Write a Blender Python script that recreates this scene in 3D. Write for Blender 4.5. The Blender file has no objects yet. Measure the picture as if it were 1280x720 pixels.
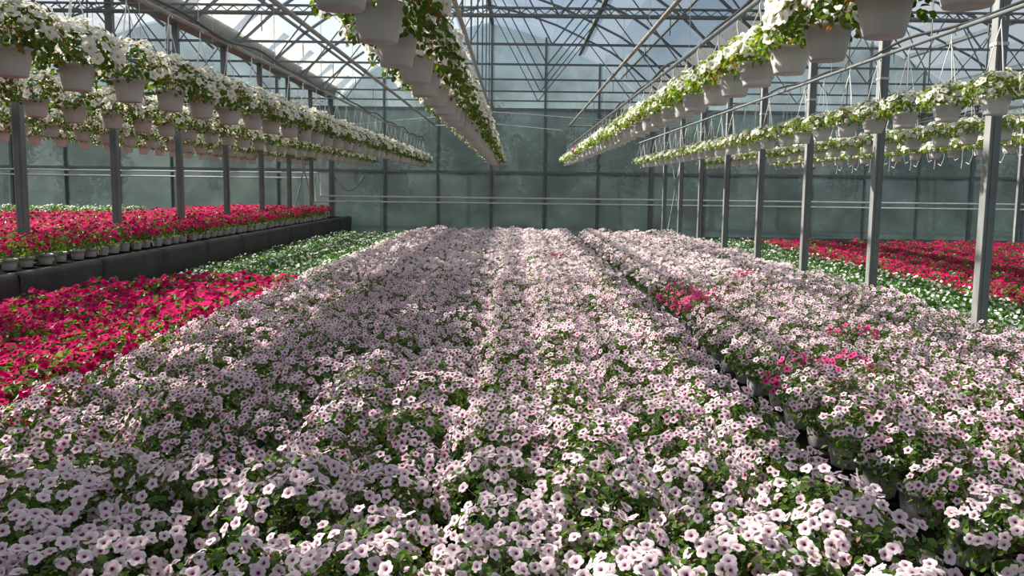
import bpy, math, random
from mathutils import Vector, Matrix, noise
R = math.radians
PI = math.pi
rnd = random.Random(7)
SC = bpy.context.scene
COL = SC.collection

# ---------------------------------------------------------------- camera
CAM = Vector((0.0, 0.0, 1.65))
cd = bpy.data.cameras.new('camera'); cam = bpy.data.objects.new('camera', cd); COL.objects.link(cam)
cd.sensor_width = 36.0; cd.lens = 1100.0 / 1280.0 * 36.0; cd.clip_start = 0.05; cd.clip_end = 500
cam.matrix_world = (Matrix.Translation(CAM) @ Matrix.Rotation(R(0.18), 4, 'Z') @
                    Matrix.Rotation(R(90 - 6.53), 4, 'X') @ Matrix.Rotation(R(0.7), 4, 'Z'))
SC.camera = cam

# ---------------------------------------------------------------- sky, sun, exposure
SUN_DIR = Vector((-1.05, 0.45, 1.0)).normalized()
w = bpy.data.worlds.new('sky'); SC.world = w; w.use_nodes = True
nt = w.node_tree; nt.nodes.clear()
wo = nt.nodes.new('ShaderNodeOutputWorld'); bg = nt.nodes.new('ShaderNodeBackground')
sky = nt.nodes.new('ShaderNodeTexSky'); sky.sky_type = 'NISHITA'; sky.sun_disc = False
sky.sun_elevation = math.asin(SUN_DIR.z); sky.sun_rotation = math.atan2(SUN_DIR.x, SUN_DIR.y)
sky.air_density = 1.0; sky.dust_density = 1.5; sky.ozone_density = 1.0
tc = nt.nodes.new('ShaderNodeTexCoord'); nz = nt.nodes.new('ShaderNodeTexNoise')
nz.inputs['Scale'].default_value = 2.2; nz.inputs['Detail'].default_value = 6
mp = nt.nodes.new('ShaderNodeMapRange'); mp.inputs[1].default_value = 0.42; mp.inputs[2].default_value = 0.68
mix = nt.nodes.new('ShaderNodeMix'); mix.data_type = 'RGBA'
mix.inputs['B'].default_value = (5.2, 5.4, 5.7, 1)
nt.links.new(tc.outputs['Generated'], nz.inputs['Vector']); nt.links.new(nz.outputs['Fac'], mp.inputs[0])
nt.links.new(mp.outputs[0], mix.inputs['Factor']); nt.links.new(sky.outputs[0], mix.inputs['A'])
nt.links.new(mix.outputs['Result'], bg.inputs['Color']); bg.inputs['Strength'].default_value = 0.10
nt.links.new(bg.outputs[0], wo.inputs['Surface'])
sl = bpy.data.lights.new('sun', 'SUN'); sl.energy = 15.0; sl.angle = R(1.2); sl.color = (1.0, 0.93, 0.82)
so = bpy.data.objects.new('sun', sl); COL.objects.link(so)
so.rotation_euler = SUN_DIR.to_track_quat('Z', 'Y').to_euler(); so.location = (-10, 10, 20)
SC.view_settings.view_transform = 'Standard'; SC.view_settings.look = 'None'
SC.view_settings.gamma = 1.0; SC.view_settings.exposure = 0.1
SC.cycles.max_bounces = 8; SC.cycles.transparent_max_bounces = 12; SC.cycles.caustics_reflective = False

# ---------------------------------------------------------------- materials
def new_mat(name):
    m = bpy.data.materials.new(name); m.use_nodes = True; m.node_tree.nodes.clear()
    return m, m.node_tree.nodes, m.node_tree.links
def plain(name, col, rough=0.6, metal=0.0, var=0.12, scale=6.0, bump=0.0):
    m, N, L = new_mat(name)
    o = N.new('ShaderNodeOutputMaterial'); b = N.new('ShaderNodeBsdfPrincipled')
    b.inputs['Roughness'].default_value = rough; b.inputs['Metallic'].default_value = metal
    if rough > .85: b.inputs['Specular IOR Level'].default_value = 0.05
    t = N.new('ShaderNodeTexCoord'); n = N.new('ShaderNodeTexNoise'); n.inputs['Scale'].default_value = scale
    n.inputs['Detail'].default_value = 5
    r = N.new('ShaderNodeValToRGB')
    r.color_ramp.elements[0].position = 0.3; r.color_ramp.elements[1].position = 0.7
    r.color_ramp.elements[0].color = (*[c * (1 - var) for c in col], 1)
    r.color_ramp.elements[1].color = (*[min(1, c * (1 + var)) for c in col], 1)
    L.new(t.outputs['Object'], n.inputs['Vector']); L.new(n.outputs['Fac'], r.inputs[0])
    L.new(r.outputs[0], b.inputs['Base Color']); L.new(b.outputs[0], o.inputs[0])
    if bump:
        bp = N.new('ShaderNodeBump'); bp.inputs['Strength'].default_value = bump; bp.inputs['Distance'].default_value = 0.01
        L.new(n.outputs['Fac'], bp.inputs['Height']); L.new(bp.outputs[0], b.inputs['Normal'])
    return m
def leafy(name, trans, rough=0.5, spec=0.25, tint=(1, 1, 1)):
    m, N, L = new_mat(name)
    o = N.new('ShaderNodeOutputMaterial')
    a = N.new('ShaderNodeAttribute'); a.attribute_name = 'Col'
    oi = N.new('ShaderNodeObjectInfo')
    hsv = N.new('ShaderNodeHueSaturation'); mr = N.new('ShaderNodeMapRange')
    mr.inputs[3].default_value = 0.9; mr.inputs[4].default_value = 1.1
    L.new(oi.outputs['Random'], mr.inputs[0]); L.new(mr.outputs[0], hsv.inputs['Value']); L.new(a.outputs['Color'], hsv.inputs['Color'])
    b = N.new('ShaderNodeBsdfPrincipled'); b.inputs['Roughness'].default_value = rough
    b.inputs['Specular IOR Level'].default_value = spec
    tr = N.new('ShaderNodeBsdfTranslucent'); mx = N.new('ShaderNodeMixShader'); mx.inputs[0].default_value = trans
    tm = N.new('ShaderNodeMix'); tm.data_type = 'RGBA'; tm.blend_type = 'MULTIPLY'; tm.inputs['Factor'].default_value = 1
    tm.inputs['B'].default_value = (*tint, 1)
    L.new(hsv.outputs[0], b.inputs['Base Color']); L.new(hsv.outputs[0], tm.inputs['A']); L.new(tm.outputs['Result'], tr.inputs[0])
    L.new(b.outputs[0], mx.inputs[1]); L.new(tr.outputs[0], mx.inputs[2]); L.new(mx.outputs[0], o.inputs[0])
    return m
def sheet(name, col, transp, transl, gloss, dirt_scale=1.5, dirt=0.35, tcol=(1, 1, 1)):
    m, N, L = new_mat(name)
    o = N.new('ShaderNodeOutputMaterial')
    t = N.new('ShaderNodeNewGeometry'); n = N.new('ShaderNodeTexNoise'); n.inputs['Scale'].default_value = dirt_scale
    n.inputs['Detail'].default_value = 6; n.inputs['Roughness'].default_value = 0.6
    L.new(t.outputs['Position'], n.inputs['Vector'])
    r = N.new('ShaderNodeValToRGB'); r.color_ramp.elements[0].position = 0.35; r.color_ramp.elements[1].position = 0.7
    r.color_ramp.elements[0].color = (*[c * (1 - dirt) for c in col], 1); r.color_ramp.elements[1].color = (*col, 1)
    L.new(n.outputs['Fac'], r.inputs[0])
    d = N.new('ShaderNodeBsdfDiffuse'); tl = N.new('ShaderNodeBsdfTranslucent'); tp = N.new('ShaderNodeBsdfTransparent')
    gl = N.new('ShaderNodeBsdfGlossy'); gl.inputs['Roughness'].default_value = 0.25
    tp.inputs[0].default_value = (*tcol, 1)
    L.new(r.outputs[0], d.inputs[0]); L.new(r.outputs[0], tl.inputs[0])
    m1 = N.new('ShaderNodeMixShader'); m1.inputs[0].default_value = transl
    m2 = N.new('ShaderNodeMixShader'); m3 = N.new('ShaderNodeMixShader'); m3.inputs[0].default_value = gloss
    fr = N.new('ShaderNodeMapRange'); fr.inputs[1].default_value = 0.3; fr.inputs[2].default_value = 0.7
    fr.inputs[3].default_value = max(0, transp - 0.12); fr.inputs[4].default_value = min(1, transp + 0.12)
    L.new(n.outputs['Fac'], fr.inputs[0]); L.new(fr.outputs[0], m2.inputs[0])
    L.new(d.outputs[0], m1.inputs[1]); L.new(tl.outputs[0], m1.inputs[2])
    L.new(m1.outputs[0], m2.inputs[1]); L.new(tp.outputs[0], m2.inputs[2])
    L.new(m2.outputs[0], m3.inputs[1]); L.new(gl.outputs[0], m3.inputs[2]); L.new(m3.outputs[0], o.inputs[0])
    return m

M = dict(
    petal=leafy('petal', 0.35, 0.8, 0.06, (1.0, 0.93, 0.93)),
    leaf=leafy('leaf', 0.4, 0.45, 0.35, (1.1, 1.25, 0.5)),
    pot=plain('pale_grey_pot', (0.56, 0.54, 0.55), 0.45, 0, 0.06, 9),
    pot_white_lit=plain('sunlit_white_grey_pot', (0.74, 0.74, 0.75), 0.4, 0, 0.04, 9),  # sun falling on aisle and post-side pots put into a whiter colour
    soil=plain('potting_soil', (0.03, 0.02, 0.014), 0.95, 0, 0.4, 60),
    floor=plain('black_ground_cloth', (0.006, 0.005, 0.004), 1.0, 0, 0.5, 3, 0.3),
    fabric=plain('black_liner', (0.028, 0.028, 0.03), 0.55, 0, 0.4, 5, 0.6),
    steel=plain('galvanised_steel', (0.17, 0.19, 0.20), 0.5, 0.35, 0.15, 4),
    steel_light=plain('bright_galvanised_steel', (0.5, 0.5, 0.48), 0.4, 0.3, 0.12, 4),
    flange=plain('sunlit_edge_steel', (0.30, 0.31, 0.31), 0.5, 0.3, 0.15, 4),  # lighter than the post body: sunlight on the edge put into its colour
    darksteel=plain('dark_steel', (0.14, 0.165, 0.175), 0.55, 0.3, 0.15, 4),
    pipe=plain('grey_pipe', (0.33, 0.31, 0.29), 0.5, 0.1, 0.1, 8),
    white=plain('white_plastic', (0.75, 0.75, 0.73), 0.4, 0, 0.05, 8),
    hose=plain('black_hose', (0.02, 0.02, 0.02), 0.4, 0, 0.1, 8),
    gutter=plain('gutter_metal', (0.16, 0.165, 0.16), 0.6, 0.2, 0.2, 3),
    wallp=sheet('frosted_wall_panel', (0.22, 0.28, 0.285), 0.38, 0.30, 0.05, 0.9, 0.4, (0.76, 0.86, 0.88)),
    wallq=sheet('lighter_wall_panel', (0.30, 0.36, 0.36), 0.42, 0.35, 0.05, 1.2, 0.3, (0.75, 0.85, 0.86)),
    roofp=sheet('milky_roof_panel', (0.70, 0.76, 0.80), 0.64, 0.6, 0.04, 0.8, 0.3, (0.92, 0.94, 0.95)),
    glass=sheet('clear_roof_panel', (0.7, 0.75, 0.8), 0.86, 0.6, 0.04, 0.8, 0.1),
    gable=sheet('gable_panel_sheet', (0.48, 0.56, 0.58), 0.60, 0.5, 0.05, 0.7, 0.6, (0.90, 0.96, 0.98)),
    film=sheet('white_film', (0.74, 0.74, 0.72), 0.12, 0.5, 0.04, 3, 0.35),
    grassm=plain('meadow', (0.06, 0.075, 0.045), 0.9, 0, 0.3, 0.4),
    crown=leafy('tree_leaves', 0.3, 0.7, 0.1),
    bark=plain('bark', (0.1, 0.08, 0.06), 0.9, 0, 0.3, 5),
)

# ---------------------------------------------------------------- mesh builder and object helpers
class MB:
    def __init__(s): s.v = []; s.f = []; s.c = []; s.m = []; s.cur = 0; s.col = (1, 1, 1)
    def add(s, vs, fs, cols=None, xf=None):
        b = len(s.v)
        s.v.extend([(xf @ Vector(p)) if xf else Vector(p) for p in vs])
        s.f.extend([tuple(i + b for i in f) for f in fs]); s.m.extend([s.cur] * len(fs))
        s.c.extend(cols if cols else [s.col] * len(vs))
    def box(s, a, b):
        (x0, y0, z0), (x1, y1, z1) = a, b
        s.add([(x0,y0,z0),(x1,y0,z0),(x1,y1,z0),(x0,y1,z0),(x0,y0,z1),(x1,y0,z1),(x1,y1,z1),(x0,y1,z1)],
              [(0,3,2,1),(4,5,6,7),(0,1,5,4),(1,2,6,5),(2,3,7,6),(3,0,4,7)])
    def tube(s, pts, r, n=6, cap=True):
        pts = [Vector(p) for p in pts]; vs = []; fs = []
        up = Vector((0, 0, 1))
        for i, p in enumerate(pts):
            d = (pts[min(i + 1, len(pts) - 1)] - pts[max(i - 1, 0)]).normalized()
            u = d.cross(up) if abs(d.z) < 0.95 else d.cross(Vector((0, 1, 0)))
            u.normalize(); v = d.cross(u)
            rr = r[i] if isinstance(r, (list, tuple)) else r
            for k in range(n):
                a = 2 * PI * (k + .5) / n
                vs.append(p + u * (rr * math.cos(a)) + v * (rr * math.sin(a)))
        for i in range(len(pts) - 1):
            for k in range(n):
                k2 = (k + 1) % n
                fs.append((i * n + k, i * n + k2, (i + 1) * n + k2, (i + 1) * n + k))
        if cap:
            fs.append(tuple(range(n))); fs.append(tuple(range(len(vs) - 1, len(vs) - n - 1, -1)))
        s.add(vs, fs)
    def bar(s, a, b, w, h, side=(0, 1, 0)):            # rectangular bar between two points, w along side
        a, b = Vector(a), Vector(b); d = (b - a).normalized(); sd = Vector(side); u = d.cross(sd).normalized()
        vs = [q + sd * (i * w / 2) + u * (j * h / 2) for q in (a, b) for i, j in ((-1,-1),(1,-1),(1,1),(-1,1))]
        s.add(vs, [(0,1,2,3),(7,6,5,4),(0,4,5,1),(1,5,6,2),(2,6,7,3),(3,7,4,0)])
    def lathe(s, prof, n=20, rib=0.0):
        vs = []; fs = []
        for (r, z) in prof:
            for k in range(n):
                a = 2 * PI * k / n; q = r + (rib if k % 2 else 0) * (1 if 0.02 < z else 0)
                vs.append((q * math.cos(a), q * math.sin(a), z))
        for i in range(len(prof) - 1):
            for k in range(n):
                k2 = (k + 1) % n
                fs.append((i * n + k, i * n + k2, (i + 1) * n + k2, (i + 1) * n + k))
        fs.append(tuple(range(n - 1, -1, -1)))
        s.add(vs, fs)
    def mesh(s, name, mats, smooth=False):
        me = bpy.data.meshes.new(name); me.from_pydata(s.v, [], s.f)
        for m in (mats if isinstance(mats, (list, tuple)) else [mats]): me.materials.append(m)
        if len(me.materials) > 1: me.polygons.foreach_set('material_index', s.m)
        ca = me.color_attributes.new('Col', 'FLOAT_COLOR', 'POINT')
        ca.data.foreach_set('color', [x for c in s.c for x in (c[0], c[1], c[2], 1.0)])
        if smooth: me.polygons.foreach_set('use_smooth', [True] * len(s.f))
        me.update(); return me
def link(name, me, parent=None, mw=None):
    o = bpy.data.objects.new(name, me); COL.objects.link(o)
    if parent: o.parent = parent
    if mw is not None: o.matrix_basis = mw
    return o
def tag(o, label=None, cat=None, group=None, kind=None):
    if label: o['label'] = label
    if cat: o['category'] = cat
    if group: o['group'] = group
    if kind: o['kind'] = kind
    return o
def T(x, y, z): return Matrix.Translation((x, y, z))
ORD = ('first second third fourth fifth sixth seventh eighth ninth tenth eleventh twelfth thirteenth fourteenth fifteenth sixteenth '
       'seventeenth eighteenth nineteenth twentieth').split()
def ordw(i):
    if i < 20: return ORD[i]
    t = ('twenty', 'thirty', 'forty', 'fifty', 'sixty')[i // 10 - 2 + (1 if i % 10 == 9 else 0)] if i % 10 != 9 else None
    if t is None: return ('thirtieth', 'fortieth', 'fiftieth', 'sixtieth', 'seventieth')[i // 10 - 2]
    return t + '-' + ORD[i % 10]

# ---------------------------------------------------------------- greenhouse dimensions
XL, XR, BAY = -5.9, 4.29, 10.19
SP = 2.5                       # frame spacing
ZF0 = 8.05                     # first post in view
FRAMES = [ZF0 + SP * k for k in range(-4, 8)]
YW = 28.3                      # far wall
CH = CAM.z + 2.45              # bottom chord
GUT = CAM.z + 2.75             # gutter
ARCH = [(-4.9, 4.38), (-4.55, 4.68), (-4.05, 5.12), (-3.45, 5.52), (-2.75, 5.86), (-1.9, 6.25), (-1.0, 6.55), (0, 6.78),
        (1.0, 6.55), (1.9, 6.25), (2.75, 5.86), (3.45, 5.52), (4.05, 5.12), (4.55, 4.68), (4.9, 4.38)]
BAYS = [(XL + XR) / 2 + BAY * k for k in (-2, -1, 0, 1, 2)]
def arch_z(x):
    for (a, za), (b, zb) in zip(ARCH, ARCH[1:]):
        if a <= x <= b: return za + (zb - za) * (x - a) / (b - a)
    return ARCH[0][1]
LEDGE_Z = 0.66

# floor: black ground cloth, each strip its own piece
fl = link('floor', None); tag(fl, kind='structure')
b = MB(); b.box((-27, -6, -0.2), (26, YW, 0.0)); link('ground_slab', b.mesh('ground_slab', M['floor']), fl)
b = MB(); b.box((-27, -5.5, 0.0), (-5.42, YW, LEDGE_Z - 0.01)); link('raised_ground', b.mesh('raised_ground', M['floor']), fl)
g = MB(); g.box((-140, YW, -0.3), (140, 160, -0.05)); g.box((-140, -60, -0.4), (140, YW, -0.25))
tag(link('outside_ground', g.mesh('outside_ground', M['grassm'])), kind='structure')
# ledge: liner sections along the raised ground
led = link('ledge_wall', None); tag(led, kind='structure')
y = -4.0; k = 0
while y < 26.4:
    L_ = 1.9
    b = MB(); ys = [y + 0.003 + (L_ - 0.006) * i / 8 for i in range(9)]
    vs = []; fs = []
    for i, yy in enumerate(ys):
        j = 0.006 * math.sin(i * 2.1 + k) + 0.005 * math.sin(i * 4.7 + 2 * k)
        for (px, pz) in ((-5.44, LEDGE_Z + .005), (-5.40 + j * .3, LEDGE_Z + 0.012), (-5.29 + j, LEDGE_Z + j * .4), (-5.27 + j, LEDGE_Z - 0.05), (-5.27 - j, 0.25), (-5.25 + j, 0.0)):
            vs.append((px, yy, pz))
    for i in range(8):
        for q in range(5): fs.append((i * 6 + q, i * 6 + q + 1, (i + 1) * 6 + q + 1, (i + 1) * 6 + q))
    b.add(vs, fs); me = b.mesh('liner_section', M['fabric'], True)
    o = link('liner_section', me, led); so2 = o.modifiers.new('thick', 'SOLIDIFY'); so2.thickness = 0.012
    y += L_; k += 1

# far wall
wall = link('wall_back', None); tag(wall, kind='structure')
PW = BAY / 6
def panel_mesh(w_, z0, z1, m): b = MB(); b.box((0, 0, z0), (w_, 0.012, z1)); return b.mesh('wall_panel', m)
cache = {}
for bx in BAYS:
    x0 = bx - BAY / 2
    left = bx < XL
    zb = LEDGE_Z if left else 0.12
    for i in range(6):
        xa = x0 + i * PW
        for (z0, z1) in ((zb, 2.08), (2.16, 4.06)):
            key = (z0, z1, left)
            if key not in cache: cache[key] = panel_mesh(PW - 0.07, z0, z1, M['wallq'] if left else M['wallp'])
            link('wall_panel', cache[key], wall, T(xa + 0.035, YW, 0))
        # gable panel following the arch
        b = MB(); n = 6; vs = []
        xs = [xa + 0.035 + (PW - 0.07) * q / n for q in range(n + 1)]
        for xx in xs:
            zz = max(4.17, min(arch_z(xx - bx), 9) - 0.06)
            vs += [(xx, 0, 4.14), (xx, 0, zz), (xx, .012, 4.14), (xx, .012, zz)]
        fs = []
        for q in range(n):
            a = q * 4; fs += [(a, a + 4, a + 5, a + 1), (a + 2, a + 3, a + 7, a + 6), (a + 1, a + 5, a + 7, a + 3)]
        b.add(vs, fs); link('gable_panel', b.mesh('gable_panel', M['gable']), wall, T(0, YW, 0))
        zt = arch_z(max(-4.9, min(4.9, xa - bx)))
        b = MB(); wd = 0.07 if i == 0 else 0.035
        b.box((-wd, -0.05, zb - .1), (wd, 0.03, zt)); b.box((-wd * .35, -0.085, zb - .1), (wd * .35, -0.05, zt))
        link('mullion', b.mesh('mullion', M['steel']), wall, T(xa, YW, 0))
    for (z0, z1) in ((zb - 0.12, zb), (2.08, 2.16), (4.06, 4.14)):
        b = MB(); b.box((x0, -0.03, z0), (x0 + BAY, 0.035, z1)); link('girt', b.mesh('girt', M['steel']), wall, T(0, YW, 0))
# kick board below the wall on the low side
b = MB(); b.box((XL, -0.06, 0), (26, -0.0, 0.14)); link('sill_board', b.mesh('sill_board', M['darksteel']), wall, T(0, YW, 0))

# roof panels (ceiling)
ceil = link('ceiling', None); tag(ceil, kind='structure')
seg_cache = {}
YS = FRAMES + [YW]
for bi, bx in enumerate(BAYS):
    for s_ in range(len(ARCH) - 1):
        (xa, za), (xb, zb) = ARCH[s_], ARCH[s_ + 1]
        clear = (bi == 2 and 7 <= s_ <= 9) or (bi < 2 and s_ >= 8) or (bi == 1 and s_ < 6)
        for f in range(len(YS) - 1):
            ln = YS[f + 1] - YS[f]
            key = (s_, clear, round(ln, 3))
            if key not in seg_cache:
                b = MB(); dx = (xb - xa) * .02; dz = (zb - za) * .02
                a_, c_ = Vector((xa + dx, 0, za + dz)), Vector((xb - dx, 0, zb - dz)); nrm = Vector((-(zb - za), 0, xb - xa)).normalized() * .01
                vs = [a_ + Vector((0, .04, 0)), c_ + Vector((0, .04, 0)), c_ + Vector((0, ln - .04, 0)), a_ + Vector((0, ln - .04, 0))]
                vs += [v + nrm for v in vs]
                b.add(vs, [(0, 1, 2, 3), (7, 6, 5, 4), (0, 4, 5, 1), (2, 6, 7, 3)][:1])
                seg_cache[key] = b.mesh('roof_panel', M['glass'] if clear else M['roofp'])
            link('roof_panel', seg_cache[key], ceil, T(bx, YS[f], 0))
    # ridge and purlins
    for (px, r_) in ((0, .05), (-2.75, .03), (2.75, .05), (-4.05, .025), (4.05, .025)):
        b = MB(); z = arch_z(px) - 0.03; b.box((px - r_, YS[0], z - r_), (px + r_, YW, z + r_))
        link('ridge_beam' if px == 0 else 'purlin', b.mesh('purlin', M['darksteel']), ceil, T(bx, 0, 0))

# roof trusses: one thing per frame and bay
def truss_meshes():
    out = []
    b = MB()
    for (xa, za), (xb, zb) in zip(ARCH, ARCH[1:]): b.bar((xa, 0, za - .04), (xb, 0, zb - .04), 0.04, 0.05)
    out.append(('rafter', b.mesh('rafter', M['darksteel'])))
    b = MB(); b.bar((-BAY / 2 + .05, 0, CH), (BAY / 2 - .05, 0, CH), 0.03, 0.04); out.append(('bottom_chord', b.mesh('bottom_chord', M['darksteel'])))
    for sx in (-1, 1):
        for (p, q) in (((1.4, CH), (0, 6.7)), ((1.4, CH), (2.75, 5.8)), ((2.75, 5.8), (4.1, CH))):
            b = MB(); b.bar((sx * p[0], 0, p[1]), (sx * q[0], 0, q[1]), 0.02, 0.026)
            out.append(('web_strut', b.mesh('web_strut', M['darksteel'])))
    b = MB(); b.bar((0, 0, CH), (0, 0, 6.7), .03, .03, (0, 1, 0)); out.append(('king_post', b.mesh('king_post', M['darksteel'])))
    for sx in (-2.9, 3.0):
        b = MB(); b.bar((sx, 0, CH - .25), (sx, 0, CH), .012, .012, (0, 1, 0)); out.append(('drop_rod', b.mesh('drop_rod', M['darksteel'])))
    return out
TR = truss_meshes()
BAYN = ['outermost ledge-side bay', 'bay over raised red bed', 'main bay over pink beds', 'bay over dark red bed', 'outermost post-side bay']
for bi, bx in enumerate(BAYS):
    vis = [f for f in FRAMES if f > 5] if 0 < bi < 4 else FRAMES[8:]
    for n_, f in enumerate(vis):
        r = link('roof_truss', None, None, T(bx, f, 0))
        tag(r, 'dark steel arched roof truss, %s from far wall, %s' % (ordw(len(vis) - 1 - n_), BAYN[bi]), 'truss', 'arched roof trusses')
        for nm, me in TR: link(nm, me, r)

# gutters
def gutter_mesh():
    b = MB(); prof = [(-.26, .30), (-.22, .30), (-.12, .02), (.12, .02), (.22, .30), (.26, .30), (.14, -.02), (-.14, -.02)]
    n = len(prof); vs = [(x, yy, z) for yy in (FRAMES[0], YW - .12) for (x, z) in prof]
    fs = [(i, (i + 1) % n, n + (i + 1) % n, n + i) for i in range(n)]
    b.add(vs, fs); return b.mesh('gutter', M['gutter'])
GM = gutter_mesh()
for (gx, lb) in ((XL, 'grey steel rain gutter above the posts on the raised ledge'), (XR, 'grey steel rain gutter above the posts by the white bed'),
                 (XL - BAY, 'grey steel rain gutter over the far side of the raised red bed'), (XR + BAY, 'grey steel rain gutter over the outer posts past the dark red bed')):
    r = link('rain_gutter', GM, None, T(gx, 0, GUT + .0)); tag(r, lb, 'gutter', 'roof gutters')
    if gx == XL:
        fb = MB(); fb.add([(0, 0, 0), (.42, .1, .36), (.42, 2.05, .36), (0, 2.2, 0)], [(0, 1, 2, 3)]); fm = fb.mesh('film_flap', M['film'])
        for f in FRAMES[4:]:
            link('film_flap', fm, r, T(.26, f + .12, .3))

# posts: channel section with flange coloured lighter as the sunlit edge
def post_mesh(z0, z1):
    b = MB(); b.box((-.045, -.05, z0), (.045, -.042, z1)); b.box((-.045, .042, z0), (.045, .05, z1)); b.box((.037, -.05, z0), (.045, .05, z1))
    b.box((-.02, -.056, z0), (.02, -.05, z1))
    return b.mesh('post_body', M['steel'])
def flange_mesh(z0, z1): b = MB(); b.box((-.055, -.052, z0), (-.045, .052, z1)); return b.mesh('flange', M['flange'])
def col_mesh(z): b = MB(); b.box((-.062, -.065, z), (.052, .058, z + .03)); return b.mesh('clamp', M['steel_light'])
PM = {}
def post(x, yy, z0, label, group):
    key = z0
    if key not in PM:
        bp = MB(); bp.box((-.09, -.09, z0), (.09, .09, z0 + .012))
        PM[key] = (post_mesh(z0, GUT), flange_mesh(z0, GUT), col_mesh(CAM.z + 1.3), bp.mesh('base_plate', M['steel']))
    r = link('steel_post', None, None, T(x, yy, 0)); tag(r, label, 'post', group)
    for nm, me in zip(('post_body', 'flange', 'clamp', 'base_plate'), PM[key]): link(nm, me, r)
    return r
for k, f in enumerate(FRAMES[4:]):
    post(XR, f, 0.0, 'grey steel post by the white bed, %s from the camera' % ordw(k), 'posts along the white bed')
for k, f in enumerate(FRAMES[5:]):
    post(XL, f, LEDGE_Z, 'grey steel post on the black ledge, %s from the camera' % ordw(k), 'posts along the raised ledge')
post(XR + BAY, FRAMES[-1], 0.0, 'grey steel post past the dark red bed close to the far wall', None)

# cross braces near the far end
for (x, z0, z1, lb) in ((XL, LEDGE_Z + .2, 3.2, 'crossed steel bracing rods between the last posts on the ledge'),
                        (XR, 0.35, 3.2, 'crossed steel bracing rods between the last posts by the white bed')):
    r = link('cross_brace', None, None, T(x, FRAMES[-2], 0)); tag(r, lb, 'brace')
    b = MB(); b.bar((.07, .05, z0), (.07, SP - .05, z1), .02, .05, (1, 0, 0)); link('brace_rod', b.mesh('brace_rod', M['darksteel']), r)
    b = MB(); b.bar((.1, .05, z1), (.1, SP - .05, z0), .02, .05, (1, 0, 0)); tag(link('brace_rod', b.mesh('brace_rod', M['steel_light']), r), 'pale steel rod')

# lattice beam across the bay
r = link('lattice_beam', None, None, T(0, FRAMES[6] - .25, CH + .02)); tag(r, 'galvanised lattice beam spanning between the post rows under the roof', 'beam')
xA, xB = XL - BAY, XR + BAY
b = MB(); b.box((xA, -.03, .035), (xB, .03, .06)); link('top_rail', b.mesh('top_rail', M['steel']), r)
b = MB(); b.box((xA, -.03, -.06), (xB, .03, -.035)); link('bottom_rail', b.mesh('bottom_rail', M['steel']), r)
b = MB(); x = xA; q = 0
while x < xB - .1:
    b.bar((x, 0, -.035 if q % 2 else .035), (x + .09, 0, .035 if q % 2 else -.035), .02, .012); x += .09; q += 1
tag(link('lattice', b.mesh('lattice', M['steel']), r), kind='stuff')

# heating pipes under the roof and along the far wall
def pipe(name, pts, rad, mat, label, cat, joints=None, group=None):
    b = MB(); b.tube(pts, rad, 8); o = link(name, b.mesh(name, mat, True)); tag(o, label, cat, group)
    if joints:
        jb = MB(); jb.tube([(0, -.05, 0), (0, .05, 0)], rad * 1.3, 8); jm = jb.mesh('coupling', mat, True)
        for j in joints: link('coupling', jm, o, T(*j))
    return o
Hp = CAM.z + 1.9
pipe('heating_pipe', [(1.62, 3, Hp), (1.62, 27.6, Hp), (2.7, 27.6, Hp)], .028, M['pipe'], 'long grey overhead pipe above the baskets beside the aisle, bent at its end', 'pipe', [(1.62, 8.9, Hp), (1.62, 15, Hp)])
pipe('heating_pipe', [(-.66, 3, Hp), (-.66, 27.6, Hp)], .028, M['pipe'], 'brownish overhead pipe running above the centre row of baskets', 'pipe', [(-.66, 8, Hp)])
pipe('heating_pipe', [(-2.55, 3, Hp), (-2.55, 27.6, Hp)], .03, M['pipe'], 'long grey overhead pipe between the centre row and the ledge rows', 'pipe', [(-2.55, 8.9, Hp), (-2.55, 15, Hp)])
for dz, nm in ((0, 'upper'), (-.165, 'lower')):
    z = 1.30 + dz; zl = 2.03 + dz
    xs = -6.25 + (.0 if dz == 0 else -.12)
    pipe('wall_pipe', [(xs if dz == 0 else xs, YW - .14, z), (16.5, YW - .14, z)], .029, M['white'], 'white %s heating pipe along the far wall behind the pink beds' % nm, 'pipe', None, 'white wall pipes')
    pipe('wall_pipe', [(-24, YW - .14, zl), (-6.55 + (.2 if dz == 0 else 0), YW - .14, zl)], .029, M['white'], 'white %s heating pipe along the far wall over the raised bed' % nm, 'pipe', None, 'white wall pipes')
pipe('riser_pipe', [(-6.35, YW - .14, 2.03), (-6.25, YW - .14, 2.03), (-6.2, YW - .14, 1.3)], .029, M['white'], 'short white riser joining the two heights of wall pipe at the corner', 'pipe')
pipe('riser_pipe', [(-6.37, YW - .19, 1.9), (-6.37, YW - .19, 1.135)], .02, M['white'], 'thin white vertical pipe beside the corner riser', 'pipe')
pts = [(-5.75 + .95 * t, YW - .2, 1.88 - .42 * math.sin(PI * t) ** 1.2 + .06 * t) for t in [i / 12 for i in range(13)]]
pipe('curved_hose', pts, .03, M['pipe'], 'short beige hose hanging in a loop at the corner of the far wall', 'hose')
for (xa, za, xb, zb) in ((-.7, Hp + .02, 1.45, Hp - .16), (-2.5, Hp - .05, -.66, Hp + .02)):
    b = MB(); b.tube([(xa, 27.3, za), (xb, 27.3, zb)], .012, 6)
    tag(link('cross_wire', b.mesh('cross_wire', M['white'])), 'thin pale wire strung from the pipe over the %s' % ('centre row towards the aisle row' if xa > -1 else 'centre row towards the ledge'), 'wire')
b = MB(); b.tube([(-5.8, 27.0, CAM.z + 1.75), (-.7, 27.0, CAM.z + 2.25), (4.2, 27.0, CAM.z + 1.95)], .014, 6)
tag(link('cross_wire', b.mesh('cross_wire', M['steel_light'])), 'pale sagging wire strung across the main bay under the trusses', 'wire')

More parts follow.
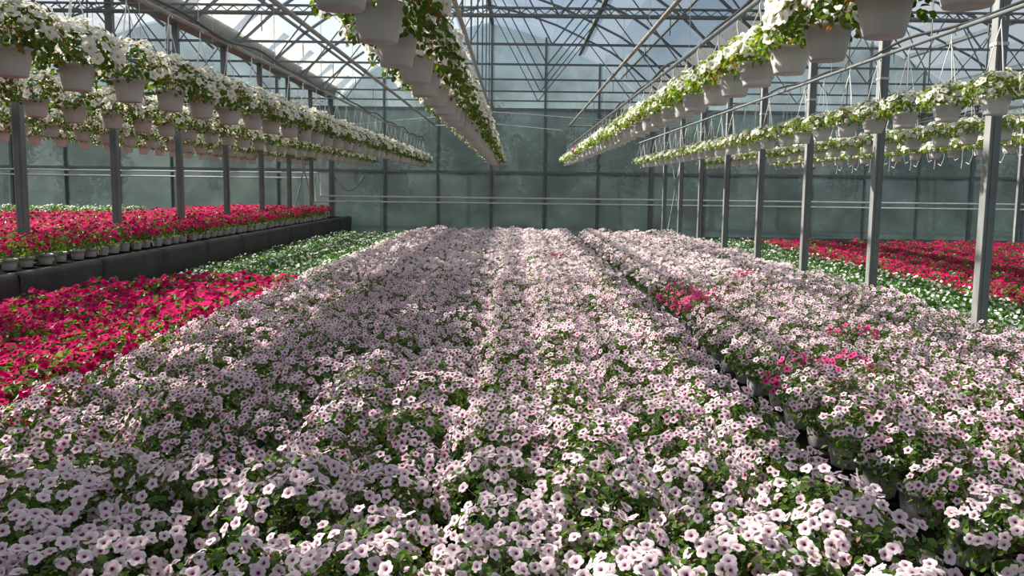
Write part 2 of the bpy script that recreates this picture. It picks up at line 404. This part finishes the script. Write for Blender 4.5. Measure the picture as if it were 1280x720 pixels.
# ---------------------------------------------------------------- flowers and leaves
KIND = {  # centre, throat, mid, rim, radius
    'pink': ((.07, .01, .04), (.24, .04, .13), (.78, .57, .67), (.88, .80, .82), .0242),
    'hot':  ((.20, .0, .04), (.45, .01, .10), (.82, .08, .30), (.86, .14, .38), .027),
    'red':  ((.10, .0, .03), (.30, .0, .07), (.52, .005, .09), (.61, .012, .165), .024),
    'dark': ((.08, .0, .02), (.2, .0, .04), (.42, .005, .07), (.50, .012, .12), .028),
    'lime': ((.45, .42, .10), (.70, .68, .40), (.86, .85, .78), (.90, .89, .84), .036),
    'white': ((.45, .42, .10), (.70, .68, .40), (.86, .85, .78), (.90, .89, .84), .043),
    'vinca': ((.45, .50, .2), (.8, .8, .7), (.88, .88, .84), (.9, .9, .87), .022),
}
def bloom_geo(kind, lod, rng):
    c0, c1, c2, c3, Rr = KIND[kind]
    if lod == 0: n, rings = 20, ((.15, -.22, c1), (.36, -.05, c2), (.72, .03, tuple(.45 * a + .55 * b_ for a, b_ in zip(c2, c3))), (1.0, -.02, c3))
    elif lod == 1: n, rings = 10, ((.20, -.12, c1), (.44, .0, c2), (1.0, .02, c3))
    else: n, rings = 5, ((.32, -.05, c2), (1.05, .03, c3))
    cc = c0 if lod < 2 else tuple((a + b_) / 2 for a, b_ in zip(c0, c1))
    vs = [(0, 0, -.45 * Rr if lod < 2 else -.1 * Rr)]; cs = [cc]
    bend = rng.uniform(-.15, .15); ph = rng.uniform(0, 6.28); tone = rng.uniform(-.06, .06); pk = (1, .74, .86) if kind == 'pink' and rng.random() < .13 else (1, 1, 1)
    for ri, (rr, z, c) in enumerate(rings):
        for k in range(n):
            a = 2 * PI * k / n
            lobe = (.82 + .20 * abs(math.cos(2.5 * a)) ** .55 if n == 20 else .86 + .14 * math.cos(5 * a)) if rr > .9 and n > 5 else 1
            ruff = (.09 if kind == 'white' else .05) * math.sin(5 * a + ph) * (1 if rr > .7 else 0) * (1 if n > 5 else 0)
            q = rr * Rr * lobe * (1 + rng.uniform(-.05, .05) * (rr > .7))
            vs.append((q * math.cos(a), q * math.sin(a), (z + ruff + bend * rr * rr * math.cos(2 * a + ph)) * Rr))
            cs.append(tuple(max(0, min(1, x * (1 + tone) * p_)) for x, p_ in zip(c, pk)))
    fs = [(0, 1 + k, 1 + (k + 1) % n) for k in range(n)]
    for i in range(len(rings) - 1):
        for k in range(n):
            k2 = (k + 1) % n
            fs.append((1 + i * n + k, 1 + (i + 1) * n + k, 1 + (i + 1) * n + k2, 1 + i * n + k2))
    if lod == 0:
        b0 = len(vs); tcol = tuple((a * .5 + b_ * .5) for a, b_ in zip(c1, c3)) if kind == 'pink' else c2
        for (rr, z) in ((.22, -.1), (.10, -.9)):
            for k in range(5):
                a = 2 * PI * k / 5; vs.append((rr * Rr * math.cos(a), rr * Rr * math.sin(a), z * Rr)); cs.append(tcol)
        for k in range(5):
            k2 = (k + 1) % 5; fs.append((b0 + k, b0 + 5 + k, b0 + 5 + k2, b0 + k2))
    return vs, fs, cs
def aim(p, nrm, spin, sc):
    q = Vector(nrm).normalized().to_track_quat('Z', 'Y')
    return Matrix.Translation(p) @ q.to_matrix().to_4x4() @ Matrix.Rotation(spin, 4, 'Z') @ Matrix.Scale(sc, 4)
def leaf_geo(col, ln, wd):
    z = ln * .12
    return ([(0, 0, 0), (ln * .35, wd * .5, z), (ln * .72, wd * .42, z * .6), (ln, 0, -z), (ln * .72, -wd * .42, z * .6), (ln * .35, -wd * .5, z), (ln * .5, 0, -z * .2)],
            [(0, 6, 1), (1, 6, 2), (2, 6, 3), (3, 6, 4), (4, 6, 5), (5, 6, 0)],
            [col] * 7)
def leaf_lo(col, ln, wd):
    return ([(0, 0, 0), (ln * .5, wd * .5, .1 * ln), (ln, 0, 0), (ln * .5, -wd * .5, .1 * ln)], [(0, 1, 2), (0, 2, 3)], [col] * 4)

# shape: (rx, rz, centre z, lowest polar angle cos, droop)
SHAPES = {
    'pink': dict(r=.285, h=.22, cz=.28, nb=92, nl=520, ls=.040, pot=(.112, .085, .18), green=(.075, .14, .025)),
    'hot': dict(r=.27, h=.22, cz=.28, nb=55, nl=400, ls=.040, pot=(.112, .085, .18), green=(.075, .14, .025)),
    'red': dict(r=.205, h=.15, cz=.20, nb=46, nl=260, ls=.040, pot=(.075, .06, .11), green=(.10, .17, .03)),
    'dark': dict(r=.20, h=.12, cz=.2, nb=23, nl=230, ls=.042, pot=(.085, .065, .15), green=(.075, .12, .03)),
    'vinca': dict(r=.20, h=.14, cz=.22, nb=15, nl=260, ls=.045, pot=(.085, .065, .15), green=(.06, .17, .025)),
    'white': dict(r=.285, h=.25, cz=.19, nb=92, nl=540, ls=.048, pot=(.112, .084, .165), green=(.10, .17, .025)),
    'lime': dict(r=.24, h=.16, cz=.175, nb=42, nl=430, ls=.045, pot=(.112, .084, .15), green=(.20, .29, .03)),
}
def pot_part(b, kind, banded=False, n=18):
    rt, rb, h = SHAPES[kind]['pot']
    if banded:
        prof = [(rb, 0), (rb + .003, .02), (rb + .012, h * .30), (rb + .02, h * .32), (rb + .022, h * .55), (rb + .030, h * .57), (rt - .004, h * .8), (rt + .006, h * .82), (rt + .008, h), (rt - .004, h), (rt - .008, h - .02)]
        b.lathe(prof, n)
    else:
        prof = [(rb - .006, 0), (rb, .008), (rb + (rt - rb) * .5, h * .5), (rt - .006, h - .022), (rt + .003, h - .02), (rt + .004, h), (rt - .004, h), (rt - .008, h - .02)]
        b.lathe(prof, n if n < 12 else 36, 0.0022)
def soil_part(b, kind):
    rt, rb, h = SHAPES[kind]['pot']; n = 10
    b.add([(0, 0, h - .015)] + [((rt - .007) * math.cos(2 * PI * k / n), (rt - .007) * math.sin(2 * PI * k / n), h - .02) for k in range(n)], [(0, 1 + k, 1 + (k + 1) % n) for k in range(n)])
def dome_dir(rng, lo):
    z = rng.uniform(lo, 1); a = rng.uniform(0, 2 * PI); q = math.sqrt(max(0, 1 - z * z)); return Vector((q * math.cos(a), q * math.sin(a), z))
def bloom_places(kind, rng):
    S = SHAPES[kind]; out = []
    hang = kind in ('white', 'lime')
    # patchy clusters
    cl = [dome_dir(rng, .1) for _ in range(9)]
    tries = 0
    while len(out) < S['nb'] and tries < 6000:
        tries += 1
        d = dome_dir(rng, -.12 if hang else .02)
        if hang:
            keep = .22 + .7 * max(0, d.z) + .3 * max(0, -d.x)
            if rng.random() > keep: continue
        near = max(d.dot(c) for c in cl)
        if near < .87 and rng.random() < .84: continue
        rad = rng.uniform(.90, 1.10)
        p = Vector((d.x * S['r'] * rad, d.y * S['r'] * rad, S['cz'] + d.z * S['h'] * rad))
        if any((p - q[0]).length < KIND[kind][4] * .95 for q in out): continue
        nrm = (d * .8 + Vector((-.05, -.55, .45)) + Vector((rng.uniform(-.7, .7), rng.uniform(-.65, .65), rng.uniform(-.5, .5))))
        if hang: nrm = d * 1.2 + Vector((-.1, -.15, .2)) + Vector((rng.uniform(-.6, .6), rng.uniform(-.6, .6), rng.uniform(-.5, .5)))
        out.append((p, nrm, rng.uniform(0, 6.28), rng.uniform(.82, 1.12)))
    return out
def add_foliage(b, kind, rng, lod):
    S = SHAPES[kind]; n = S['nl'] if lod < 2 else S['nl'] // 2
    for i in range(n):
        hang = kind in ('white', 'lime')
        d = dome_dir(rng, -.32 if hang else -.7)
        rad = rng.uniform(.45, 1.0) ** .6
        if d.z < -.2 and not hang: rad *= .9
        p = Vector((d.x * S['r'] * rad, d.y * S['r'] * rad, S['cz'] + d.z * S['h'] * rad))
        if hang and p.z < S['pot'][2] and math.hypot(p.x, p.y) < S['pot'][0] + .02:
            p.x *= 1.5; p.y *= 1.5
        g_ = S['green']; t = rng.uniform(.6, 1.5)
        col = (g_[0] * t * rng.uniform(.8, 1.3), g_[1] * t, g_[2] * t)
        sz = S['ls'] * rng.uniform(.7, 1.2) * (1 if lod < 2 else 1.35)
        u = rng.random()
        if hang and u < .07: col = (.32, .13, .04); sz *= .8
        elif kind in ('pink', 'hot') and u < .14: col = (.34, .22, .15); sz *= .6
        nrm = d * .7 + Vector((rng.uniform(-.8, .8), rng.uniform(-.8, .8), rng.uniform(-.1, 1.0)))
        xf = aim(p, nrm, rng.uniform(0, 6.28), 1)
        b.add(*(leaf_geo if lod == 0 else leaf_lo)(col, sz, sz * .62), xf=xf)
    if lod == 0 or hang:       # stems
        for i in range(10):
            d = dome_dir(rng, .1); e = Vector((d.x * S['r'] * .9, d.y * S['r'] * .9, S['cz'] + d.z * S['h'] * .9))
            b.col = (.12, .16, .05); b.tube([(d.x * .03, d.y * .03, S['pot'][2] - .02), e * .5 + Vector((0, 0, .12)), e], [.003, .0025, .002], 3, False)
            b.col = (1, 1, 1)
def hanger_mesh(kind, top):
    b = MB(); rt, rb, h = SHAPES[kind]['pot']
    for k in range(3):
        a = 2 * PI * k / 3 + .4; b.tube([(rt * math.cos(a), rt * math.sin(a), h - .01), (rt * .45 * math.cos(a), rt * .45 * math.sin(a), h + (top - h) * .55), (0, 0, top - .05)], .0038, 4)
    b.tube([(0, 0, top - .06), (0, 0, top - .02), (.012, 0, top + .012), (.03, 0, top + .0), (.032, 0, top - .02)], .0045, 5)
    return b.mesh('hanger', M['white'])

NV = 6
PROTO = {}
for kind in SHAPES:
    P = dict(near=[], mid=[], far=[], bl=[])
    rng = random.Random(hash(kind) % 1 + len(kind) * 31 + sum(map(ord, kind)))
    near_needed = kind in ('pink', 'hot', 'white', 'lime')
    b = MB(); pot_part(b, kind); P['pot'] = b.mesh('pot', M['pot_white_lit'] if kind == 'lime' else M['pot'], True)
    b = MB(); pot_part(b, kind, True, 20); P['pot_banded'] = b.mesh('pot', M['pot_white_lit'], True)
    b = MB(); soil_part(b, kind); P['soil'] = b.mesh('soil', M['soil'])
    if near_needed:
        for _ in range(10):
            b = MB(); b.add(*bloom_geo(kind, 0, rng)); P['bl'].append(b.mesh('bloom', M['petal'], True))
    for v in range(NV):
        places = bloom_places(kind, rng)
        if near_needed:
            b = MB(); add_foliage(b, kind, rng, 0); P['near'].append((b.mesh('foliage', M['leaf']), places))
        b = MB(); add_foliage(b, kind, rng, 1); fo = b.mesh('foliage', M['leaf'])
        b = MB()
        for (p, n_, s_, sc) in places: b.add(*bloom_geo(kind, 1, rng), xf=aim(p, n_, s_, sc))
        P['mid'].append((fo, b.mesh('blooms', M['petal'])))
        b = MB(); pot_part(b, kind, False, 8); b.cur = 1; add_foliage(b, kind, rng, 2); b.cur = 2
        for (p, n_, s_, sc) in places: b.add(*bloom_geo(kind, 2, rng), xf=aim(p, n_, s_, sc * 1.03))
        P['far'].append(b.mesh('plant', [M['pot'], M['leaf'], M['petal']]))
    PROTO[kind] = P

def place(name, kind, level, x, yy, z, rot, sc, v, label, cat, group, banded=False, hang=None):
    P = PROTO[kind]; mw = T(x, yy, z) @ Matrix.Rotation(rot, 4, 'Z') @ Matrix.Scale(sc, 4)
    if level == 'far':
        o = link(name, P['far'][v], None, mw); tag(o, label, cat, group); return o
    r = link(name, None, None, mw); tag(r, label, cat, group)
    r.empty_display_size = .1
    link('pot', P['pot_banded'] if banded else P['pot'], r); 
    if level == 'near':
        fo, places = P['near'][v]; link('soil', P['soil'], r); link('foliage', fo, r)
        for i, (p, n_, s_, s2) in enumerate(places): link('bloom', P['bl'][i % 10], r, aim(p, n_, s_, s2))
    else:
        fo, bl = P['mid'][v]; link('foliage', fo, r); tag(link('blooms', bl, r), kind='stuff')
    if hang: link('hanger', hang, r)
    return r

def screen(x, yy, z):
    v = cam.matrix_world.inverted() @ Vector((x, yy, z))
    if v.z > -.2: return None
    return (640 + 1100 * v.x / -v.z, 360 - 1100 * v.y / -v.z, -v.z)
def inview(x, yy, z, m=60):
    s = screen(x, yy, z)
    return s is not None and -m < s[0] < 1280 + m and -m < s[1] < 720 + m * 1.5

# geometry-node scatter for the masses beyond the individually built plants
def scatter(name, kind, pts, label, cat, group):
    if not pts: return
    pc = bpy.data.collections.new(name + '_kinds')
    for me in PROTO[kind]['far']: pc.objects.link(bpy.data.objects.new('plant', me))
    me = bpy.data.meshes.new(name); me.from_pydata([(p[0], p[1], p[2]) for p in pts], [], [])
    at = me.attributes.new('rotz', 'FLOAT', 'POINT'); at.data.foreach_set('value', [p[3] for p in pts])
    at = me.attributes.new('size', 'FLOAT', 'POINT'); at.data.foreach_set('value', [p[4] for p in pts])
    at = me.attributes.new('pick', 'INT', 'POINT'); at.data.foreach_set('value', [p[5] for p in pts])
    o = link(name, me); tag(o, label, cat, group, 'stuff')
    ng = bpy.data.node_groups.new(name, 'GeometryNodeTree')
    ng.interface.new_socket('Geometry', in_out='INPUT', socket_type='NodeSocketGeometry')
    ng.interface.new_socket('Geometry', in_out='OUTPUT', socket_type='NodeSocketGeometry')
    N, L = ng.nodes, ng.links
    gi = N.new('NodeGroupInput'); go = N.new('NodeGroupOutput'); ip = N.new('GeometryNodeInstanceOnPoints')
    ci = N.new('GeometryNodeCollectionInfo'); ci.inputs['Collection'].default_value = pc
    ci.inputs['Separate Children'].default_value = True; ci.inputs['Reset Children'].default_value = True
    def na(nm, ty):
        a = N.new('GeometryNodeInputNamedAttribute'); a.data_type = ty; a.inputs['Name'].default_value = nm; return a.outputs['Attribute']
    cx = N.new('ShaderNodeCombineXYZ'); L.new(na('rotz', 'FLOAT'), cx.inputs['Z'])
    ip.inputs['Pick Instance'].default_value = True
    L.new(gi.outputs[0], ip.inputs['Points']); L.new(ci.outputs[0], ip.inputs['Instance'])
    L.new(na('pick', 'INT'), ip.inputs['Instance Index']); L.new(cx.outputs[0], ip.inputs['Rotation'])
    L.new(na('size', 'FLOAT'), ip.inputs['Scale']); L.new(ip.outputs[0], go.inputs[0])
    md = o.modifiers.new('scatter', 'NODES'); md.node_group = ng
    return o

# ---------------------------------------------------------------- beds
def bed(cols, y0, y1, dy, zb=0.0, jit=.035, keep=None):
    out = []
    for ci_, x in enumerate(cols):
        yy = y0 + (dy / 2 if ci_ % 2 else 0)
        while yy < y1:
            px, py = x + rnd.uniform(-jit, jit), yy + rnd.uniform(-jit, jit)
            if keep is None or keep(px, py):
                out.append(dict(x=px, y=py, z=zb, rot=rnd.uniform(-.5, .5), sc=rnd.uniform(.92, 1.1), v=rnd.randrange(NV), col=ci_))
            yy += dy
    return out
def assign(plants, limit, zc):
    for p in plants:
        p['d'] = (Vector((p['x'], p['y'], p['z'])) - CAM).length; p['in'] = inview(p['x'], p['y'], p['z'] + zc)
    plants.sort(key=lambda p: (not p['in'], p['d']))
    ind = [p for p in plants[:limit] if p['in']]
    rest = plants[len(ind):]
    cnt = {}
    for p in sorted(ind, key=lambda p: p['y']):
        cnt[p['col']] = cnt.get(p['col'], 0) + 1; p['n'] = cnt[p['col']] - 1
    return ind, [(p['x'], p['y'], p['z'], p['rot'], p['sc'], p['v']) for p in rest]

ledge_side = bed([1.24, .81, .38, -.05] + [-.50 - .42 * i for i in range(6)], 1.7, 25.2, .44)
post_side = bed([2.03 + .43 * i for i in range(6)], 1.95, 24.6, .46)
for p in ledge_side: p['side'] = 'ledge side'
for p in post_side: p['side'] = 'post side'
hot_spots = [(1.92, 9.4, .5), (2.1, 10.3, .45), (1.92, 6.15, .33), (2.3, 6.5, .25), (2.8, 7.6, .22), (.62, 15.5, .3), (2.5, 14.5, .25), (3.4, 12.5, .25)]
allp = ledge_side + post_side
for p in allp:
    p['k'] = 'hot' if any(math.hypot(p['x'] - a, p['y'] - c) < r_ for a, c, r_ in hot_spots) else 'pink'
pinks = [p for p in allp if p['k'] == 'pink']; hots = [p for p in allp if p['k'] == 'hot']
ind, rest = assign(pinks, 300, .45)
for p in ind:
    depth = p['y']
    lv = 'near' if depth < 3.75 else 'mid'
    c = p['col'] if p['side'] == 'ledge side' else p['col']
    place('potted_petunia', 'pink', lv, p['x'], p['y'], p['z'], p['rot'], p['sc'], p['v'],
          'pot of pale pink petunias, %s from the front, %s row from the aisle, %s' % (ordw(p['n']), ordw(c), p['side']),
          'potted flower', 'pale pink petunias in the %s bed' % ('wide ledge-side' if p['side'] == 'ledge side' else 'post-side'))
scatter('petunia_field', 'pink', rest, 'mass of pale pink petunias filling the beds towards the far wall', 'flowers', None)
for i, p in enumerate(sorted(hots, key=lambda p: p['y'])):
    place('potted_petunia', 'hot', 'mid', p['x'], p['y'], p['z'], p['rot'], p['sc'], p['v'],
          'vivid pink petunia plant among pale pink ones, %s nearest the camera' % ordw(i), 'potted flower', 'vivid pink petunias in the pale beds')

def simple_bed(name, kind, plants, limit, zc, label, group, stuff_name, stuff_label, midd=0, grow=1.0):
    for p in plants: p['sc'] *= grow
    ind, rest = assign(plants, limit, zc)
    for p in ind:
        place(name, kind, 'mid' if p['d'] < midd else 'far', p['x'], p['y'], p['z'], p['rot'], p['sc'], p['v'],
              label % (ordw(p['n']), ordw(p['col'])), 'potted flower', group)
    scatter(stuff_name, kind, rest, stuff_label, 'flowers', None)
# bright red bed on the ground beside the ledge
simple_bed('red_petunia', 'red', bed([-3.08 - .36 * i for i in range(6)], 4.0, 12.2, .36, keep=lambda x, y: y < 11.2 + (x + 4) * .8), 200, .35,
           'pot of crimson petunias below the ledge, %s from front, %s row from pink bed', 'crimson petunias on the ground below the ledge', 'red_petunia_field', 'rest of the crimson petunias below the ledge', 9, 1.42)
simple_bed('white_vinca', 'vinca', bed([-3.08 - .36 * i for i in range(6)], 11.4, 25.0, .36, keep=lambda x, y: y >= 11.6 + (x + 4) * .8), 150, .32,
           'leafy white-flowered plant below the ledge, %s from front, %s row from pink bed', 'white flowers on the ground below the ledge', 'white_vinca_field', 'rest of the white flowers below the ledge')
# raised bed on the ledge
simple_bed('red_petunia', 'red', bed([-5.66] + [-6.15 - .37 * i for i in range(24)], 7.2, 26.2, .37, LEDGE_Z, keep=lambda x, y: (y < 26.2 if x > -8.6 else y < 19.0) and x > -.62 * y - 1.5), 190, .35,
           'pot of crimson petunias on the raised ledge, %s from front, %s row from edge', 'crimson petunias on the raised ledge', 'raised_red_field', 'mass of crimson petunias covering the raised ledge', 13, 1.08)
simple_bed('white_vinca', 'vinca', bed([-8.9 - .37 * i for i in range(16)], 19.7, 21.0, .37, LEDGE_Z + .02), 60, .32,
           'white-flowered plant behind the raised crimson bed, %s from front, %s from its end', 'white flowers behind the raised crimson bed', 'raised_white_field', 'rest of the white flowers behind the raised crimson bed', 0, 1.15)
# white strip and dark red bed past the posts
simple_bed('white_vinca', 'vinca', bed([4.62 + .36 * i for i in range(5)], 5.0, 24.0, .36), 130, .32,
           'white-flowered plant beside the post row, %s from front, %s row from posts', 'white flowers beside the post row', 'white_strip_field', 'rest of the white flowers beside the post row', 10)
simple_bed('dark_red_petunia', 'dark', bed([6.5 + .38 * i for i in range(24)], 8.5, 24.5, .38, keep=lambda x, y: x < .62 * y + 1.5), 300, .3,
           'pot of crimson petunias past the white strip, %s from front, %s row from strip', 'crimson petunias past the white strip', 'dark_red_field', 'mass of crimson petunias past the white strip')

# ---------------------------------------------------------------- hanging basket rows
RIM = CAM.z + .75
potH = SHAPES['white']['pot'][2]
ROWS = [  # x, first y, last y, spacing, rail height above camera, banded share, name
    (-.62, 3.15, 27.2, .76, 1.30, 0, 'centre row'),
    (1.53, 3.15, 27.2, .63, 1.20, .4, 'aisle row'),
    (-2.85, 4.3, 27.2, .76, 1.37, 0, 'first ledge-side row'),
    (3.68, 5.4, 27.2, .76, 1.36, .6, 'first post-side row'),
    (-4.42, 6.6, 27.0, .78, 1.30, 0, 'second ledge-side row'),
    (5.65, 8.8, 27.0, .78, 1.30, .4, 'second post-side row'),
    (-5.55 - .6, 9.4, 26.5, .80, 1.30, 0, 'third ledge-side row'),
    (7.6, 12.2, 26.5, .80, 1.30, .3, 'third post-side row'),
    (-7.7, 12.5, 26.0, .84, 1.30, 0, 'outer ledge-side row'),
]
HG = {}
for ri, (x, y0, y1, dy, hr, bs, nm) in enumerate(ROWS):
    up = {0: .03, 1: .05}.get(ri, 0)
    yy = y0; n_ = 0
    nearer = {0: 3, 2: 5, 4: 6, 6: 4}.get(ri, 0)          # the rows go on past the camera
    for q in range(1, nearer + 1):
        place('hanging_basket', 'white', 'mid', x, y0 - q * dy, RIM + up - SHAPES['white']['pot'][2], 0, 1.0, q % NV,
              'white petunia basket in the %s, %s behind the first one in view' % (nm, ordw(q - 1)), 'hanging basket', 'near-end baskets of the ' + nm, False, HG.get(('white', hr)))
    while yy < y1:
        pyy = yy + rnd.uniform(-.04, .04)
        d = pyy
        kind = 'lime' if ri in (3, 5, 7) or (ri == 1 and d > 4.9) else 'white'
        zbase = RIM + up - SHAPES[kind]['pot'][2]; key = (kind, hr, up)
        if key not in HG: HG[key] = hanger_mesh(kind, CAM.z + hr - zbase - .02)
        s = screen(x, pyy, RIM)
        lv = 'near' if d < 6.3 and ri < 4 else ('mid' if d < 17 or x > 0 else 'mid')
        banded = rnd.random() < bs and not (ri == 1 and n_ < 4)
        red = (ri == 1 and 20.0 < yy < 20.8)
        sc = rnd.uniform(.95, 1.05)
        lb = '%s pot of %s petunias hanging in %s, %s from camera' % ('banded' if banded else 'plain', 'crimson' if red else 'white', nm, ordw(n_))
        o = place('hanging_basket', 'red' if red else kind, 'mid' if red else lv, x + rnd.uniform(-.02, .02), pyy, zbase, rnd.uniform(-.35, .35), 1.0, rnd.randrange(NV), lb,
                  'hanging basket', 'white petunia baskets in the ' + nm, banded, HG[key])
        yy += dy; n_ += 1
    # rail with hose and wires
    yr0, yr1 = y0 - .8 - nearer * dy, 27.3
    r = link('hanging_rail', None, None, T(x, 0, CAM.z + hr)); tag(r, 'grey rail with black watering hose carrying the %s of baskets' % nm, 'rail', 'rails of the hanging rows')
    b = MB(); b.tube([(.0, yr0, .0), (.0, yr1, .0)], .018, 8); link('rail_pipe', b.mesh('rail_pipe', M['steel'] if x > 0 else M['pipe'], True), r)
    pts = []; q = yr0; amp = rnd.uniform(0, 6)
    while q < yr1:
        pts.append((.02 + .015 * math.sin(q * 1.1 + amp), q, .045 + .04 * math.sin(q * 2.3 + amp) * math.cos(q * .7)))
        q += .14
    b = MB(); b.tube(pts, .014, 6); link('watering_hose', b.mesh('watering_hose', M['hose'], True), r)
    wm = MB(); wm.tube([(0, 0, 0), (0, 0, CH - CAM.z - hr)], .0035, 4); wm = wm.mesh('support_wire', M['steel_light'])
    for f in FRAMES:
        if f > yr0 + .3 and f < yr1:
            link('support_wire', wm, r, T(0, f, 0))
# drip lines dangling on the post side
dm = []
for v in range(3):
    b = MB(); a = v * 2.1; ln = .32 + .1 * v
    b.tube([(0, 0, 0), (.01, 0, -ln * .6), (.05 * math.cos(a), .05 * math.sin(a), -ln)], .004, 4)
    b.tube([(.05 * math.cos(a), .05 * math.sin(a), -ln), (.12 * math.cos(a), .12 * math.sin(a), -ln + .04)], .008, 5); dm.append(b.mesh('drip_line', M['white']))
r = link('drip_pipe', None, None, T(9.3, 0, CAM.z + 1.0)); tag(r, 'black drip pipe with dangling white drippers over the dark crimson bed', 'pipe')
b = MB(); b.tube([(.02 * math.sin(q), q, .03 * math.sin(q * 2)) for q in [14 + .25 * i for i in range(50)]], .012, 6); link('supply_tube', b.mesh('supply_tube', M['hose'], True), r)
for i in range(30): link('drip_line', dm[i % 3], r, T(0, 14.2 + i * .4, 0))

# ---------------------------------------------------------------- trees and bushes beyond the far wall
def crown_mesh(seed, h, rad, col):
    rng = random.Random(seed); b = MB(); blobs = []
    for i in range(16):
        a = rng.uniform(0, 6.28); q = rng.uniform(0, rad * .7); blobs.append((Vector((q * math.cos(a), q * math.sin(a), rng.uniform(h * .3, h * .85))), rng.uniform(.25, .45) * rad))
    for c, br in blobs:
        for j in range(170):
            d = dome_dir(rng, -1); p = c + d * br * rng.uniform(.7, 1.05); t = rng.uniform(.6, 1.4)
            b.add(*leaf_lo(tuple(x * t for x in col), .28, .2), xf=aim(p, d + Vector((rng.uniform(-.6, .6), rng.uniform(-.6, .6), rng.uniform(-.3, .6))), rng.uniform(0, 6.28), 1))
    tb = MB(); tb.tube([(0, 0, -.2), (.1, 0, h * .3), (0, .1, h * .7)], [.2, .15, .07], 7)
    return b.mesh('crown', M['crown']), tb.mesh('trunk', M['bark'], True)
TM = [crown_mesh(i, h, rd, c) for i, (h, rd, c) in enumerate(((7.5, 2.8, (.05, .09, .03)), (6.0, 2.6, (.08, .12, .03)), (9.0, 3.0, (.04, .08, .035))))]
TS = .72
tx = [(-22, 38, 0), (-17.5, 36, 1), (-13, 40, 0), (-9.2, 38, 2), (-5.5, 36.5, 1), (-2.2, 40, 2), (1.2, 37, 1), (4.6, 39, 0), (8, 36, 1), (11.2, 38, 1), (14.8, 36.5, 0), (18.4, 39, 2), (22, 37, 1)]
for i, (x, yy, v) in enumerate(tx):
    r = link('tree', None, None, T(x, yy, -.05) @ Matrix.Rotation(i * 1.3, 4, 'Z') @ Matrix.Scale(TS, 4))
    tag(r, 'blurred green tree outside the frosted far wall, %s counting from the ledge side' % ordw(i), 'tree', 'trees beyond the far wall')
    link('crown', TM[v][0], r); link('trunk', TM[v][1], r)
